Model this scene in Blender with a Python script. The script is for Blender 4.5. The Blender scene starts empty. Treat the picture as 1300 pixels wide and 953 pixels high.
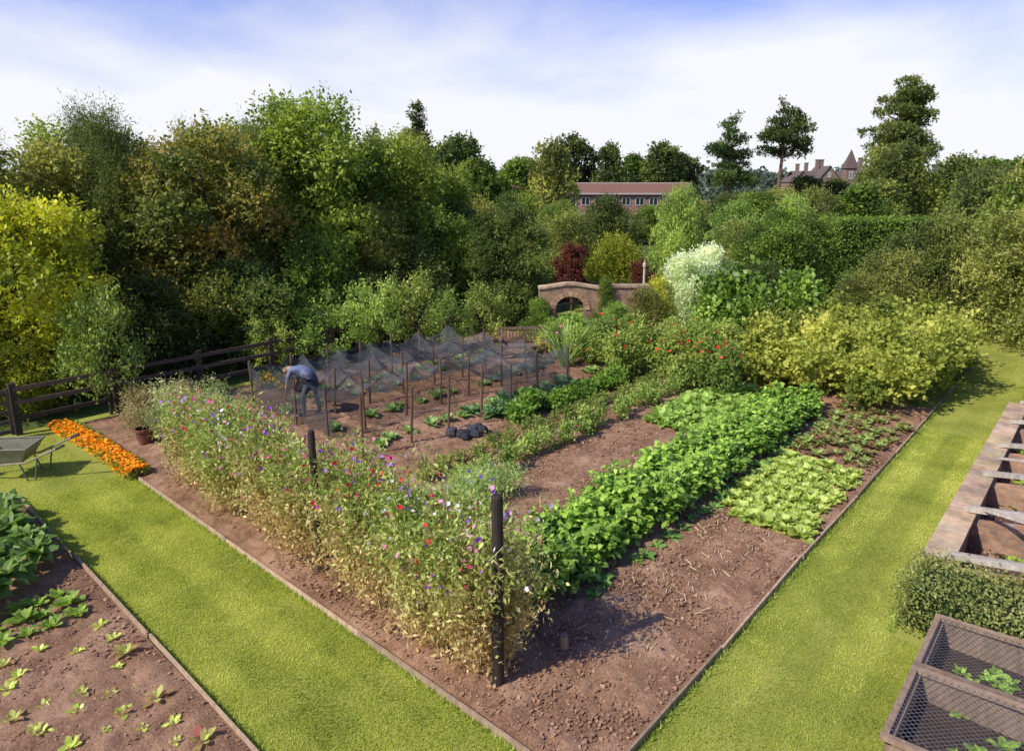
import bpy, math
import numpy as np
from mathutils import Vector
rng=np.random.default_rng(11)
A=math.atan2(.747,.664); CA,SA=math.cos(A),math.sin(A)
def G(s,t): return (s*CA-t*SA, s*SA+t*CA)
scene=bpy.context.scene
# ---------------------------------------------------------------- materials
def newmat(name):
    m=bpy.data.materials.new(name); m.use_nodes=True
    nt=m.node_tree; nt.nodes.clear()
    out=nt.nodes.new('ShaderNodeOutputMaterial'); return m,nt,out
def N(nt,t,**k):
    n=nt.nodes.new(t)
    for a,b in k.items():
        if a in n.inputs: n.inputs[a].default_value=b
        else: setattr(n,a,b)
    return n
def leafmat(name,trans=.35,rough=.5,spec=.3,val=1.5,vr=.25):
    m,nt,out=newmat(name); l=nt.links.new
    at=N(nt,'ShaderNodeAttribute',attribute_name='col')
    oi=N(nt,'ShaderNodeObjectInfo')
    mr=N(nt,'ShaderNodeMapRange'); mr.inputs['To Min'].default_value=(1-vr)*val; mr.inputs['To Max'].default_value=(1+vr)*val
    l(oi.outputs['Random'],mr.inputs['Value'])
    hs=N(nt,'ShaderNodeHueSaturation'); l(at.outputs['Color'],hs.inputs['Color']); l(mr.outputs[0],hs.inputs['Value'])
    ml=N(nt,'ShaderNodeMath',operation='MULTIPLY'); ml.inputs[1].default_value=7.31; l(oi.outputs['Random'],ml.inputs[0])
    fr=N(nt,'ShaderNodeMath',operation='FRACT'); l(ml.outputs[0],fr.inputs[0])
    mh=N(nt,'ShaderNodeMapRange'); mh.inputs['To Min'].default_value=.483; mh.inputs['To Max'].default_value=.506; l(fr.outputs[0],mh.inputs['Value'])
    if name!='petal': l(mh.outputs[0],hs.inputs['Hue'])
    p=N(nt,'ShaderNodeBsdfPrincipled',Roughness=rough); p.inputs['Specular IOR Level'].default_value=spec
    l(hs.outputs[0],p.inputs['Base Color'])
    tr=N(nt,'ShaderNodeBsdfTranslucent')
    hs2=N(nt,'ShaderNodeHueSaturation',Saturation=1.1,Value=1.4); l(hs.outputs[0],hs2.inputs['Color']); l(hs2.outputs[0],tr.inputs['Color'])
    mx=N(nt,'ShaderNodeMixShader'); mx.inputs[0].default_value=trans
    l(p.outputs[0],mx.inputs[1]); l(tr.outputs[0],mx.inputs[2]); l(mx.outputs[0],out.inputs[0]); return m
def mattemat(name,rough=.85,scale=(8,8,8),var=.5,bump=.3,spec=.2):
    m,nt,out=newmat(name); l=nt.links.new
    at=N(nt,'ShaderNodeAttribute',attribute_name='col')
    tc=N(nt,'ShaderNodeTexCoord'); mp=N(nt,'ShaderNodeMapping'); mp.inputs['Scale'].default_value=scale
    l(tc.outputs['Object'],mp.inputs[0])
    no=N(nt,'ShaderNodeTexNoise',Scale=1.0,Detail=6.0,Roughness=.65); l(mp.outputs[0],no.inputs['Vector'])
    mr=N(nt,'ShaderNodeMapRange'); mr.inputs['From Min'].default_value=.25; mr.inputs['From Max'].default_value=.75
    mr.inputs['To Min'].default_value=1-var; mr.inputs['To Max'].default_value=1+var; l(no.outputs[0],mr.inputs['Value'])
    vm=N(nt,'ShaderNodeVectorMath',operation='SCALE'); l(at.outputs['Color'],vm.inputs[0]); l(mr.outputs[0],vm.inputs['Scale'])
    p=N(nt,'ShaderNodeBsdfPrincipled',Roughness=rough); p.inputs['Specular IOR Level'].default_value=spec
    l(vm.outputs[0],p.inputs['Base Color'])
    b=N(nt,'ShaderNodeBump',Strength=bump,Distance=.02); l(no.outputs[0],b.inputs['Height']); l(b.outputs[0],p.inputs['Normal'])
    l(p.outputs[0],out.inputs[0]); return m
def groundmat(name,c,scales,bump,bd=.02,rough=.95):
    m,nt,out=newmat(name); l=nt.links.new
    tc=N(nt,'ShaderNodeTexCoord')
    n1=N(nt,'ShaderNodeTexNoise',Scale=scales[0],Detail=5.0,Roughness=.6); n2=N(nt,'ShaderNodeTexNoise',Scale=scales[1],Detail=6.0,Roughness=.7)
    l(tc.outputs['Object'],n1.inputs['Vector']); l(tc.outputs['Object'],n2.inputs['Vector'])
    mx=N(nt,'ShaderNodeMath',operation='ADD'); l(n1.outputs[0],mx.inputs[0]); l(n2.outputs[0],mx.inputs[1])
    mh=N(nt,'ShaderNodeMath',operation='MULTIPLY'); mh.inputs[1].default_value=.5; l(mx.outputs[0],mh.inputs[0])
    r=N(nt,'ShaderNodeValToRGB'); e=r.color_ramp.elements; e[0].position=.36; e[0].color=(*c[0],1); e[1].position=.64; e[1].color=(*c[2],1)
    k=e.new(.5); k.color=(*c[1],1); l(mh.outputs[0],r.inputs[0])
    p=N(nt,'ShaderNodeBsdfPrincipled',Roughness=rough); p.inputs['Specular IOR Level'].default_value=.1; l(r.outputs[0],p.inputs['Base Color'])
    b=N(nt,'ShaderNodeBump',Strength=bump,Distance=bd); l(n2.outputs[0],b.inputs['Height']); l(b.outputs[0],p.inputs['Normal'])
    l(p.outputs[0],out.inputs[0]); return m
def brickmat(name,c1,c2,mort,scale,bw=.5,rh=.25):
    m,nt,out=newmat(name); l=nt.links.new
    tc=N(nt,'ShaderNodeTexCoord'); sp=N(nt,'ShaderNodeSeparateXYZ'); l(tc.outputs['Object'],sp.inputs[0])
    ad=N(nt,'ShaderNodeMath',operation='ADD'); l(sp.outputs[0],ad.inputs[0]); l(sp.outputs[1],ad.inputs[1])
    cb=N(nt,'ShaderNodeCombineXYZ'); l(ad.outputs[0],cb.inputs[0]); l(sp.outputs[2],cb.inputs[1])
    br=N(nt,'ShaderNodeTexBrick',Scale=scale); br.inputs['Color1'].default_value=(*c1,1); br.inputs['Color2'].default_value=(*c2,1); br.inputs['Mortar'].default_value=(*mort,1)
    br.inputs['Mortar Size'].default_value=.03; br.inputs['Brick Width'].default_value=bw; br.inputs['Row Height'].default_value=rh
    l(cb.outputs[0],br.inputs['Vector'])
    no=N(nt,'ShaderNodeTexNoise',Scale=3.0,Detail=8.0,Roughness=.7); l(tc.outputs['Object'],no.inputs['Vector'])
    mr=N(nt,'ShaderNodeMapRange'); mr.inputs['From Min'].default_value=.3; mr.inputs['From Max'].default_value=.7; mr.inputs['To Min'].default_value=.45; mr.inputs['To Max'].default_value=1.4; l(no.outputs[0],mr.inputs['Value'])
    vm=N(nt,'ShaderNodeVectorMath',operation='SCALE'); l(br.outputs[0],vm.inputs[0]); l(mr.outputs[0],vm.inputs['Scale'])
    p=N(nt,'ShaderNodeBsdfPrincipled',Roughness=.9); l(vm.outputs[0],p.inputs['Base Color'])
    b=N(nt,'ShaderNodeBump',Strength=.8,Distance=.015); l(br.outputs['Fac'],b.inputs['Height']); b.invert=True; l(b.outputs[0],p.inputs['Normal'])
    l(p.outputs[0],out.inputs[0]); return m
LEAF=leafmat('foliage',.36,.5,.25,1.8); LEAFG=leafmat('glossy_foliage',.3,.4,.35,1.75,.1); PETAL=leafmat('petal',.3,.6,.2,1.2,.1); BLADE=leafmat('grass_blade',.4,.6,.2,2.05,.02)
BARK=mattemat('bark',.9,(6,6,1.5),.5,.6); WOOD=mattemat('weathered_wood',.8,(14,14,3),.4,.4); STONE=mattemat('stone',.9,(3.5,3.5,3.5),.5,.6); CLOTH=mattemat('cloth',.9,(6,6,6),.15,.2)
METAL=mattemat('painted_metal',.5,(10,10,10),.3,.1,.4)
LAWN=groundmat('lawn_grass',[(.17,.20,.034),(.27,.29,.05),(.38,.38,.09)],(1.1,45),.5,.015)
FIELD=groundmat('field_grass',[(.04,.06,.015),(.08,.11,.025),(.13,.16,.04)],(.15,4),.4,.1)
SOIL=groundmat('soil',[(.13,.068,.038),(.29,.165,.095),(.47,.30,.185)],(1.6,38),.8,.02)
BRICK=brickmat('brickwork',(.42,.16,.10),(.32,.125,.075),(.3,.25,.2),4.5)
OLDBRICK=brickmat('old_brick',(.46,.25,.13),(.34,.18,.10),(.30,.24,.18),3.4)
MSTONE=brickmat('sandstone',(.30,.19,.13),(.23,.15,.105),(.24,.19,.15),2.0)
NET,nt,out=newmat('garden_net'); 
tc=N(nt,'ShaderNodeTexCoord'); w1=N(nt,'ShaderNodeTexNoise',Scale=3.0,Detail=3.0); nt.links.new(tc.outputs['Object'],w1.inputs[0])
mr=N(nt,'ShaderNodeMapRange'); mr.inputs['From Min'].default_value=.3; mr.inputs['From Max'].default_value=.7; mr.inputs['To Min'].default_value=.28; mr.inputs['To Max'].default_value=.6; nt.links.new(w1.outputs[0],mr.inputs['Value'])
tp=N(nt,'ShaderNodeBsdfTransparent'); df=N(nt,'ShaderNodeBsdfDiffuse'); df.inputs[0].default_value=(.10,.105,.11,1)
mx=N(nt,'ShaderNodeMixShader'); nt.links.new(mr.outputs[0],mx.inputs[0]); nt.links.new(tp.outputs[0],mx.inputs[1]); nt.links.new(df.outputs[0],mx.inputs[2]); nt.links.new(mx.outputs[0],out.inputs[0])
# ---------------------------------------------------------------- mesh builder
def unit(a): return a/np.maximum(np.linalg.norm(a,axis=-1,keepdims=True),1e-9)
class MB:
    def __init__(s): s.V=[];s.C=[];s.M=[]
    def quads(s,V,C,m=0):
        V=np.asarray(V,float).reshape(-1,4,3); n=len(V); C=np.broadcast_to(np.asarray(C,float),(n,3))
        s.V.append(V); s.C.append(C); s.M.append(np.full(n,m))
    def mesh(s,name,mats):
        V=np.concatenate(s.V); C=np.concatenate(s.C); M=np.concatenate(s.M); n=len(V)
        me=bpy.data.meshes.new(name); me.vertices.add(n*4); me.vertices.foreach_set('co',V.reshape(-1))
        me.loops.add(n*4); me.loops.foreach_set('vertex_index',np.arange(n*4,dtype=np.int32))
        me.polygons.add(n); me.polygons.foreach_set('loop_start',np.arange(0,n*4,4,dtype=np.int32))
        for mt in mats: me.materials.append(mt)
        me.polygons.foreach_set('material_index',M.astype(np.int32))
        me.update(calc_edges=True)
        at=me.attributes.new('col','FLOAT_COLOR','POINT')
        cc=np.ones((n*4,4),np.float32); cc[:,:3]=np.repeat(C,4,axis=0); at.data.foreach_set('color',cc.reshape(-1))
        return me
    def obj(s,name,mats,loc=(0,0,0),rot=0,parent=None):
        return put(name,s.mesh(name,mats),loc,rot,parent=parent)
def put(name,me,loc=(0,0,0),rot=0,scale=(1,1,1),parent=None):
    o=bpy.data.objects.new(name,me); scene.collection.objects.link(o); o.location=loc; o.rotation_euler=(0,0,rot); o.scale=scale
    if parent: o.parent=parent
    return o
def empty(name,loc=(0,0,0),rot=0):
    return put(name,None,loc,rot)
def leaves(mb,P,D,Nn,L,W,C,m=0,fold=.12):
    D=unit(D); S=unit(np.cross(D,Nn)); Nn=np.cross(S,D)
    L=np.broadcast_to(L,(len(P),))[:,None]; W=np.broadcast_to(W,(len(P),))[:,None]
    mid=P+D*L*.45+Nn*W*fold
    mb.quads(np.stack([P,mid+S*W*.5,P+D*L,mid-S*W*.5],1),C,m)
def palc(pal,t):
    pal=np.asarray(pal); t=np.clip(t,0,1)*2; i=np.minimum(t.astype(int),1); f=(t-i)[:,None]
    return pal[i]*(1-f)+pal[i+1]*f
def leaf3(mb,P,az,tilt,L,W,C,droop=.6,cup=.15,ruf=.03,m=0):
    """broad curved leaf of 3x2 quads. tilt: start elevation (rad)"""
    n=len(P); ts=[0,.35,.7,1.]; ws=[.22,.9,1.,.25]
    L=np.broadcast_to(L,(n,)); W=np.broadcast_to(W,(n,)); tilt=np.broadcast_to(tilt,(n,)); droop=np.broadcast_to(droop,(n,))
    H=np.stack([np.cos(az),np.sin(az),0*az],1); S=np.stack([-np.sin(az),np.cos(az),0*az],1); Z=np.array([0,0,1.])
    cur=P.copy(); rows=[]
    for i in range(4):
        if i>0:
            e=tilt-droop*(ts[i]+ts[i-1])/2*1.6
            cur=cur+(H*np.cos(e)[:,None]+Z*np.sin(e)[:,None])*(L*(ts[i]-ts[i-1]))[:,None]
        wv=(W*ws[i]*.5)[:,None]
        r1=rng.normal(0,1,n)*ruf*(i>0); r2=rng.normal(0,1,n)*ruf*(i>0)
        rows.append((cur+S*wv+Z*(cup*W*ws[i]*.5+r1*1)[:,None],cur,cur-S*wv+Z*(cup*W*ws[i]*.5+r2)[:,None]))
    C=np.broadcast_to(C,(n,3))
    for i in range(3):
        a,b=rows[i],rows[i+1]
        sh=1+.12*rng.normal(size=(n,1))
        mb.quads(np.stack([a[0],b[0],b[1],a[1]],1),C*np.clip(sh,.6,1.4),m); mb.quads(np.stack([a[1],b[1],b[2],a[2]],1),C*np.clip(sh,.6,1.4),m)
def flowers(mb,P,Nn,r,C,k=6,m=0):
    Nn=unit(Nn); T=unit(np.cross(Nn,np.array([.3,.5,.8]))); B=np.cross(Nn,T); r=np.broadcast_to(r,(len(P),))
    for i in range(k):
        a=i*2*math.pi/k; D=T*math.cos(a)+B*math.sin(a)+Nn*.25
        leaves(mb,P,D,Nn,r,r*.95,C,m)
def box(mb,x0,x1,y0,y1,z0,z1,c,m=0):
    v=np.array([[x0,y0,z0],[x1,y0,z0],[x1,y1,z0],[x0,y1,z0],[x0,y0,z1],[x1,y0,z1],[x1,y1,z1],[x0,y1,z1]],float)
    mb.quads(v[[[0,1,5,4],[1,2,6,5],[2,3,7,6],[3,0,4,7],[4,5,6,7],[3,2,1,0]]],c,m)
def beam(mb,p0,p1,w,h,c,m=0,up=(0,0,1)):
    p0=np.array(p0,float);p1=np.array(p1,float); d=unit(p1-p0); u=np.array(up,float)
    if abs(d@u)>.95: u=np.array([0,1.,0])
    s=unit(np.cross(d,u))*w/2; u2=np.cross(unit(s),d)*h/2
    q=[p0-s-u2,p0+s-u2,p0+s+u2,p0-s+u2,p1-s-u2,p1+s-u2,p1+s+u2,p1-s+u2]; v=np.array(q)
    mb.quads(v[[[0,1,5,4],[1,2,6,5],[2,3,7,6],[3,0,4,7],[4,5,6,7],[3,2,1,0]]],c,m)
def tube(mb,pts,rad,c,m=0,k=8,cap=True):
    pts=np.array(pts,float); n=len(pts); rad=np.broadcast_to(rad,(n,)); rings=[]
    for i in range(n):
        d=unit(pts[min(i+1,n-1)]-pts[max(i-1,0)]); u=np.array([0,0,1.]) if abs(d[2])<.9 else np.array([1.,0,0])
        a=unit(np.cross(d,u)); b=np.cross(d,a); th=np.arange(k)*2*math.pi/k
        rings.append(pts[i]+rad[i]*(np.cos(th)[:,None]*a+np.sin(th)[:,None]*b))
    for i in range(n-1):
        r0,r1=rings[i],rings[i+1]; mb.quads(np.stack([r0,np.roll(r0,-1,0),np.roll(r1,-1,0),r1],1),c,m)
    if cap:
        for r,p in((rings[0],pts[0]),(rings[-1],pts[-1])):
            for j in range(0,k,2): mb.quads([[p,r[j],r[(j+1)%k],r[(j+2)%k]]],c,m)
def ribbons(mb,P0,P1,w,C,m=0):
    d=unit(P1-P0); s=unit(np.cross(d,unit(rng.normal(size=P0.shape))))*w/2
    mb.quads(np.stack([P0-s,P0+s,P1+s,P1-s],1),C,m)
TAB=rng.random((256,256))
def vnoise(x,y,sc,sd=0):
    x=np.asarray(x)*sc+sd*17.3; y=np.asarray(y)*sc+sd*9.1; xi=np.floor(x).astype(int); yi=np.floor(y).astype(int); fx=x-xi; fy=y-yi
    fx=fx*fx*(3-2*fx); fy=fy*fy*(3-2*fy); t=lambda a,b:TAB[a%256,b%256]
    return (t(xi,yi)*(1-fx)+t(xi+1,yi)*fx)*(1-fy)+(t(xi,yi+1)*(1-fx)+t(xi+1,yi+1)*fx)*fy
def cloud(mb,BC,BR,ns,k,tw,L,W,pal,up=.3,inner=.5,zmin=.03,m=0,bias=0.,bt=.22,ntw=.5):
    BC=np.asarray(BC,float); BR=np.asarray(BR,float)
    if BR.ndim==1: BR=np.repeat(BR[:,None],3,1)
    w=BR.prod(1)**(2/3); idx=rng.choice(len(BC),ns,p=w/w.sum()); tint=.45+bias+rng.normal(0,bt,len(BC))
    d=unit(rng.normal(size=(ns,3))); fl=rng.random(ns)<.45; d[fl,2]=np.abs(d[fl,2])
    p0=BC[idx]+d*BR[idx]*rng.uniform(inner,1,(ns,1)); td=unit(d+rng.normal(size=(ns,3))*ntw+[0,0,up]); tl=tw*rng.uniform(.4,1.2,(ns,1)); st=tint[idx]+rng.normal(0,.1,ns)
    for j in range(k):
        P=p0+td*tl*((j+.3)/k)+rng.normal(size=(ns,3))*L*.25
        D=unit(td*.5+unit(rng.normal(size=(ns,3)))); Nn=unit(d*.5+rng.normal(size=(ns,3))*.6+[0,0,.45])
        sc=rng.uniform(.6,1.25,ns); C=palc(pal,st+rng.normal(0,.13,ns)+.12*(j/k-.5))
        ok=P[:,2]>zmin
        leaves(mb,P[ok],D[ok],Nn[ok],(L*sc)[ok],(W*sc)[ok],C[ok],m)
# palettes
PY=[(.10,.13,.014),(.22,.25,.024),(.38,.39,.045)]
PG=[(.04,.068,.012),(.10,.15,.022),(.20,.26,.04)]
PD=[(.020,.033,.010),(.05,.072,.016),(.10,.13,.028)]
PO=[(.06,.075,.018),(.145,.165,.035),(.26,.27,.06)]
PB=[(.09,.085,.018),(.18,.15,.028),(.28,.20,.04)]
PBG=[(.05,.12,.02),(.11,.21,.03),(.20,.33,.05)]
PLG=[(.09,.14,.03),(.19,.26,.05),(.32,.38,.09)]
PW=[(.2,.25,.12),(.36,.40,.23),(.56,.59,.40)]
PR=[(.05,.018,.012),(.11,.035,.02),(.19,.07,.03)]
BRK=(.10,.075,.05)
# ---------------------------------------------------------------- trees
def treemesh(key,h,r,base,nb,ns,k,tw,L,W,pal,shape='round',bs=.36,up=.3,trunk=True,zs=.8,bias=0,col=BRK,tr=None,ext=(.25,.85)):
    mb=MB(); BC=[];BR=[]
    for i in range(nb):
        zf=(i+rng.random())/nb; 
        if shape=='round': pr=math.sqrt(max(0,1-(1.75*zf-.8)**2))
        elif shape=='cone': pr=(1-zf)**.8+.08
        elif shape=='column': pr=min(1,.7+zf)*math.sqrt(max(.02,1-zf**3))
        elif shape=='dome': pr=math.sqrt(max(0.02,1-zf**2.2))
        a=i*2.4+rng.random(); rr=r*pr*rng.uniform(*ext)
        br=r*bs*rng.uniform(.6,1.25)*(.5+.5*pr)
        z=base+(h-base)*zf; z=min(z,h-br*.75*zs); z=max(z,base+br*.3)
        BC.append((rr*math.cos(a),rr*math.sin(a),z)); BR.append((br,br,br*zs))
    cloud(mb,BC,BR,ns,k,tw,L,W,pal,up=up,bias=bias)
    if trunk:
        t0=tr or h*.022; top=base+(h-base)*.75
        x=np.linspace(0,1,7); pts=np.stack([.12*np.sin(x*4+nb)*x*r*.5,.1*np.cos(x*5)*x*r*.5,x*top],1)
        tube(mb,pts,t0*(1.15-x*.95),col,1)
        for i in range(0,nb,2):
            c=np.array(BC[i]); z=max(base*.7,c[2]-.5*r*.9); j=min(z/top,1); s=np.array([0,0,min(z,top)]); mid=(s+c)/2+[0,0,.12*r]
            tube(mb,[s,mid,c],[t0*.45*(1.2-j),t0*.28,t0*.1],col,1,k=5,cap=False)
    return mb.mesh(key,[LEAF,BARK])
def pinemesh(key,h,r,tiers,clear,ns,L,pal,top=.65):
    mb=MB(); col=(.16,.10,.07); x=np.linspace(0,1,9); pts=np.stack([.5*np.sin(x*2.5),.3*np.sin(x*4),x*h*.93],1)
    tube(mb,pts,h*.02*(1.2-x*.95),col,1)
    BC=[];BR=[]
    for i in range(tiers):
        zf=i/(tiers-1); z=h*(clear+(.97-clear)*zf); pr=r*(1-top*zf**2)*rng.uniform(.7,1.05)
        for q in range(5 if zf<.9 else 3):
            a=rng.random()*6.3; rr=pr*rng.uniform(.3,.8); c=np.array([rr*math.cos(a)+.4,rr*math.sin(a),z+rng.normal()*.4]); br=pr*rng.uniform(.26,.44)
            BC.append(c);BR.append((br,br,br*.4)); s=np.array([.4,.1,z-.6]); tube(mb,[s,(s+c)/2+[0,0,-.1],c],[.16,.1,.04],col,1,k=5,cap=False)
    cloud(mb,BC,BR,ns,6,.5,L,L*.5,pal,up=.5)
    return mb.mesh(key,[LEAF,BARK])
M={}
M['ash']=treemesh('ash',8.4,2.7,1.6,34,4400,9,.8,.18,.09,PG,bias=.16,bs=.29,ext=(.3,1))
M['yel']=treemesh('yel',4.7,2.2,.5,30,3400,9,.65,.13,.075,PY,bs=.27,ext=(.3,1.05))
M['brown']=treemesh('brown',7.4,2.4,1.2,32,3800,9,.75,.16,.09,[PG[0],PO[1],PB[2]],bs=.3,ext=(.3,1))
M['dark']=treemesh('dark',7.6,2.4,.8,36,4200,9,.6,.15,.07,PD,'dome')
M['olive']=treemesh('olive',7.5,2.6,1.0,32,4000,9,.75,.17,.09,PO,bs=.3,ext=(.3,1))
M['conif']=treemesh('conif',7.6,2.0,.4,44,4200,10,.8,.12,.03,[PD[0],PD[2],PO[1]],'cone',bs=.34,up=-.35,bias=.1)
M['shrub']=treemesh('shrub',3.0,1.8,.05,24,2400,8,.45,.11,.06,PG,'dome',trunk=False,bs=.32)
M['shrubl']=treemesh('shrubl',3.0,1.8,.05,24,2400,8,.45,.11,.06,PLG,'dome',trunk=False,bs=.3)
M['shrubd']=treemesh('shrubd',3.0,1.8,.05,24,2400,8,.45,.11,.06,PD,'dome',trunk=False,bias=.1)
M['shrubo']=treemesh('shrubo',3.0,1.8,.05,24,2400,8,.5,.10,.05,PO,'dome',trunk=False,bs=.32)
M['shruby']=treemesh('shruby',3.0,1.8,.05,24,2200,8,.5,.11,.06,PY,'dome',trunk=False,bs=.32)
M['shrubr']=treemesh('shrubr',3.0,1.6,.05,20,1800,8,.4,.12,.07,PR,'dome',trunk=False,bs=.3)
M['shrubw']=treemesh('shrubw',3.0,1.8,.05,28,2600,8,.4,.11,.07,PW,'dome',trunk=False,bs=.3)
M['yew']=treemesh('yew',4.3,.95,.1,26,3000,9,.4,.11,.04,PD,'column',bs=.5,up=.8,bias=.1)
M['farg']=treemesh('farg',10.5,3.6,1.0,34,1500,8,.8,.42,.28,PD,bias=.2)
M['farb']=treemesh('farb',10.5,3.6,1.0,34,1500,8,.8,.40,.26,PG,bias=-.1)
M['faro']=treemesh('faro',9,3.0,1.0,30,1600,8,.9,.34,.2,PO)
M['spire']=treemesh('spire',11.4,1.0,.3,30,1000,8,.6,.3,.12,PD,'column',bs=.45,up=1)
def T(name,key,X,Y,h,r,h0,r0,rot=None,z=0):
    return put(name,M[key],(X,Y,z),rng.random()*6.28 if rot is None else rot,(r/r0,r/r0,h/h0))
S=(3.0,1.8)
T('golden_elder_tree','yel',-11.4,15.9,4.5,2.0,4.7,2.2)
T('golden_elder_tree','yel',-14.2,14.8,3.6,2.1,4.7,2.2)
for X,Y,h,r,k in [(-13.4,19,5.9,2.2,'olive'),(-9.0,20.4,6.3,2.1,'brown'),(-6.9,24,7.5,2.5,'ash'),(-4.4,25.5,6.4,2.1,'ash'),(-17.5,20,6.1,2.5,'olive'),(-13.6,24,6.5,2.4,'dark'),(-9.9,26,6.9,2.2,'olive'),(-2.9,28.5,5.5,1.8,'ash'),(-16.8,27,6.9,2.6,'ash'),(-21.5,24,6.6,2.7,'dark'),(-5.2,30,6.9,2.2,'olive')]:
    h0,r0={'olive':(7.5,2.6),'brown':(7.4,2.4),'ash':(8.4,2.7),'dark':(7.6,2.4)}[k]
    T({'olive':'field_maple_tree','brown':'lime_tree','ash':'ash_tree','dark':'holm_oak_tree'}[k],k,X,Y,h,r,h0,r0)
for X,Y,h,r in [(-11.1,19.4,7.0,1.4),(-8.1,22.6,7.0,1.4),(-12.6,21,7.2,1.4),(-4.3,22.8,4.3,1.7),(-15,17.2,5.3,1.5),(-15.9,21,7.1,1.4),(-10.2,22.3,6.7,1.3)]:
    T('leyland_cypress_tree','conif',X,Y,h,r,7.6,2.0)
for X,Y,h,r,k in [(-9.3,17.3,2.6,1.5,'shrubd'),(-7.6,19.3,2.8,1.7,'shrubd'),(-5.8,21.2,3.3,1.7,'shrub'),(-3.4,23.6,3.0,1.6,'shrubd'),(-1.9,24.8,3.6,1.2,'shrub'),(-13.2,15.5,2.4,1.6,'shruby'),(-10.7,16.6,1.8,1.1,'shrubl'),(-6.6,19.4,1.9,1.2,'shrub'),(-15.8,13.4,3,1.8,'shrubd'),(-4.6,20.9,2.2,1.2,'shrubd'),(-10.9,14.6,1.5,.8,'shruby')]:
    T('hazel_shrub' if k!='shrubd' else 'laurel_shrub',k,X,Y,h,r,*S)
T('yew_tree','yew',.15,24,4.3,.95,4.3,.95); T('yew_tree','yew',-.9,24.3,3.9,.8,4.3,.95); T('yew_tree','yew',-2.6,28,4.4,1.1,4.3,.95); T('yew_tree','yew',-1.7,26.5,4.0,.8,4.3,.95)
T('italian_cypress_tree','spire',-7.9,60,11.6,1.0,11.4,1.0); T('italian_cypress_tree','spire',-8.9,61,9.6,.9,11.4,1.0)
for nm,k,X,Y,h,r in [('oak_tree','farg',-5,70,9.4,2.9),('oak_tree','farg',-8.5,75,8.6,3),('beech_tree','farb',-2.6,58,6.9,2.2),('beech_tree','farb',0.3,60,7.0,2.0),('walnut_tree','faro',3.4,58,8.2,2.0),('oak_tree','farg',8.8,100,11.4,3.6),('oak_tree','farg',13.5,98,10.2,2.6),('oak_tree','farg',21.5,100,10.4,3.8),('oak_tree','farb',18.2,104,9.2,3.2),('oak_tree','farg',25,105,9.2,3.2),('beech_tree','farb',5.5,99,9.6,3.0),('beech_tree','farb',1.5,100,8.5,4)]:
    h0,r0=(9,3.0) if k=='faro' else (10.5,3.6); T(nm,k,X,Y,h,r,h0,r0)
T('silver_maple_tree','shrubl',8.7,36,4.7,1.5,*S); T('weeping_willow_tree','shrubl',12.4,38,4.0,1.9,*S); T('pear_tree','shrubl',11.2,44,4.7,1.4,*S)
for X,Y,h,r,k in [(31.5,60,7.4,2.0,'faro'),(34.8,62,8.4,2.0,'faro'),(38.5,60,7.2,2.4,'faro'),(42.5,64,7.2,2.8,'farb'),(47,64,7.2,2.8,'farb'),(27.5,40,5.8,2.0,'faro'),(23,46,4.9,2.0,'farb'),(27,52,5.2,2.2,'faro')]:
    h0,r0=(9,3.0) if k=='faro' else (10.5,3.6); T('birch_tree' if k=='faro' else 'beech_tree',k,X,Y,h,r,h0,r0)
M['pine1']=pinemesh('pine1',16.8,4.6,7,.58,1700,.42,PD,.45); M['pine2']=pinemesh('pine2',20.8,6.4,10,.46,3600,.48,[PD[1],PO[0],PO[1]],.5); M['cedar']=pinemesh('cedar',14.8,4.6,9,.40,1700,.4,PD)
put('scots_pine_tree',M['pine1'],(40,105,0),.5); put('black_pine_tree',M['pine2'],(60,110,0),1.5); put('cedar_tree',M['cedar'],(32.7,104,0),2)
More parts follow.
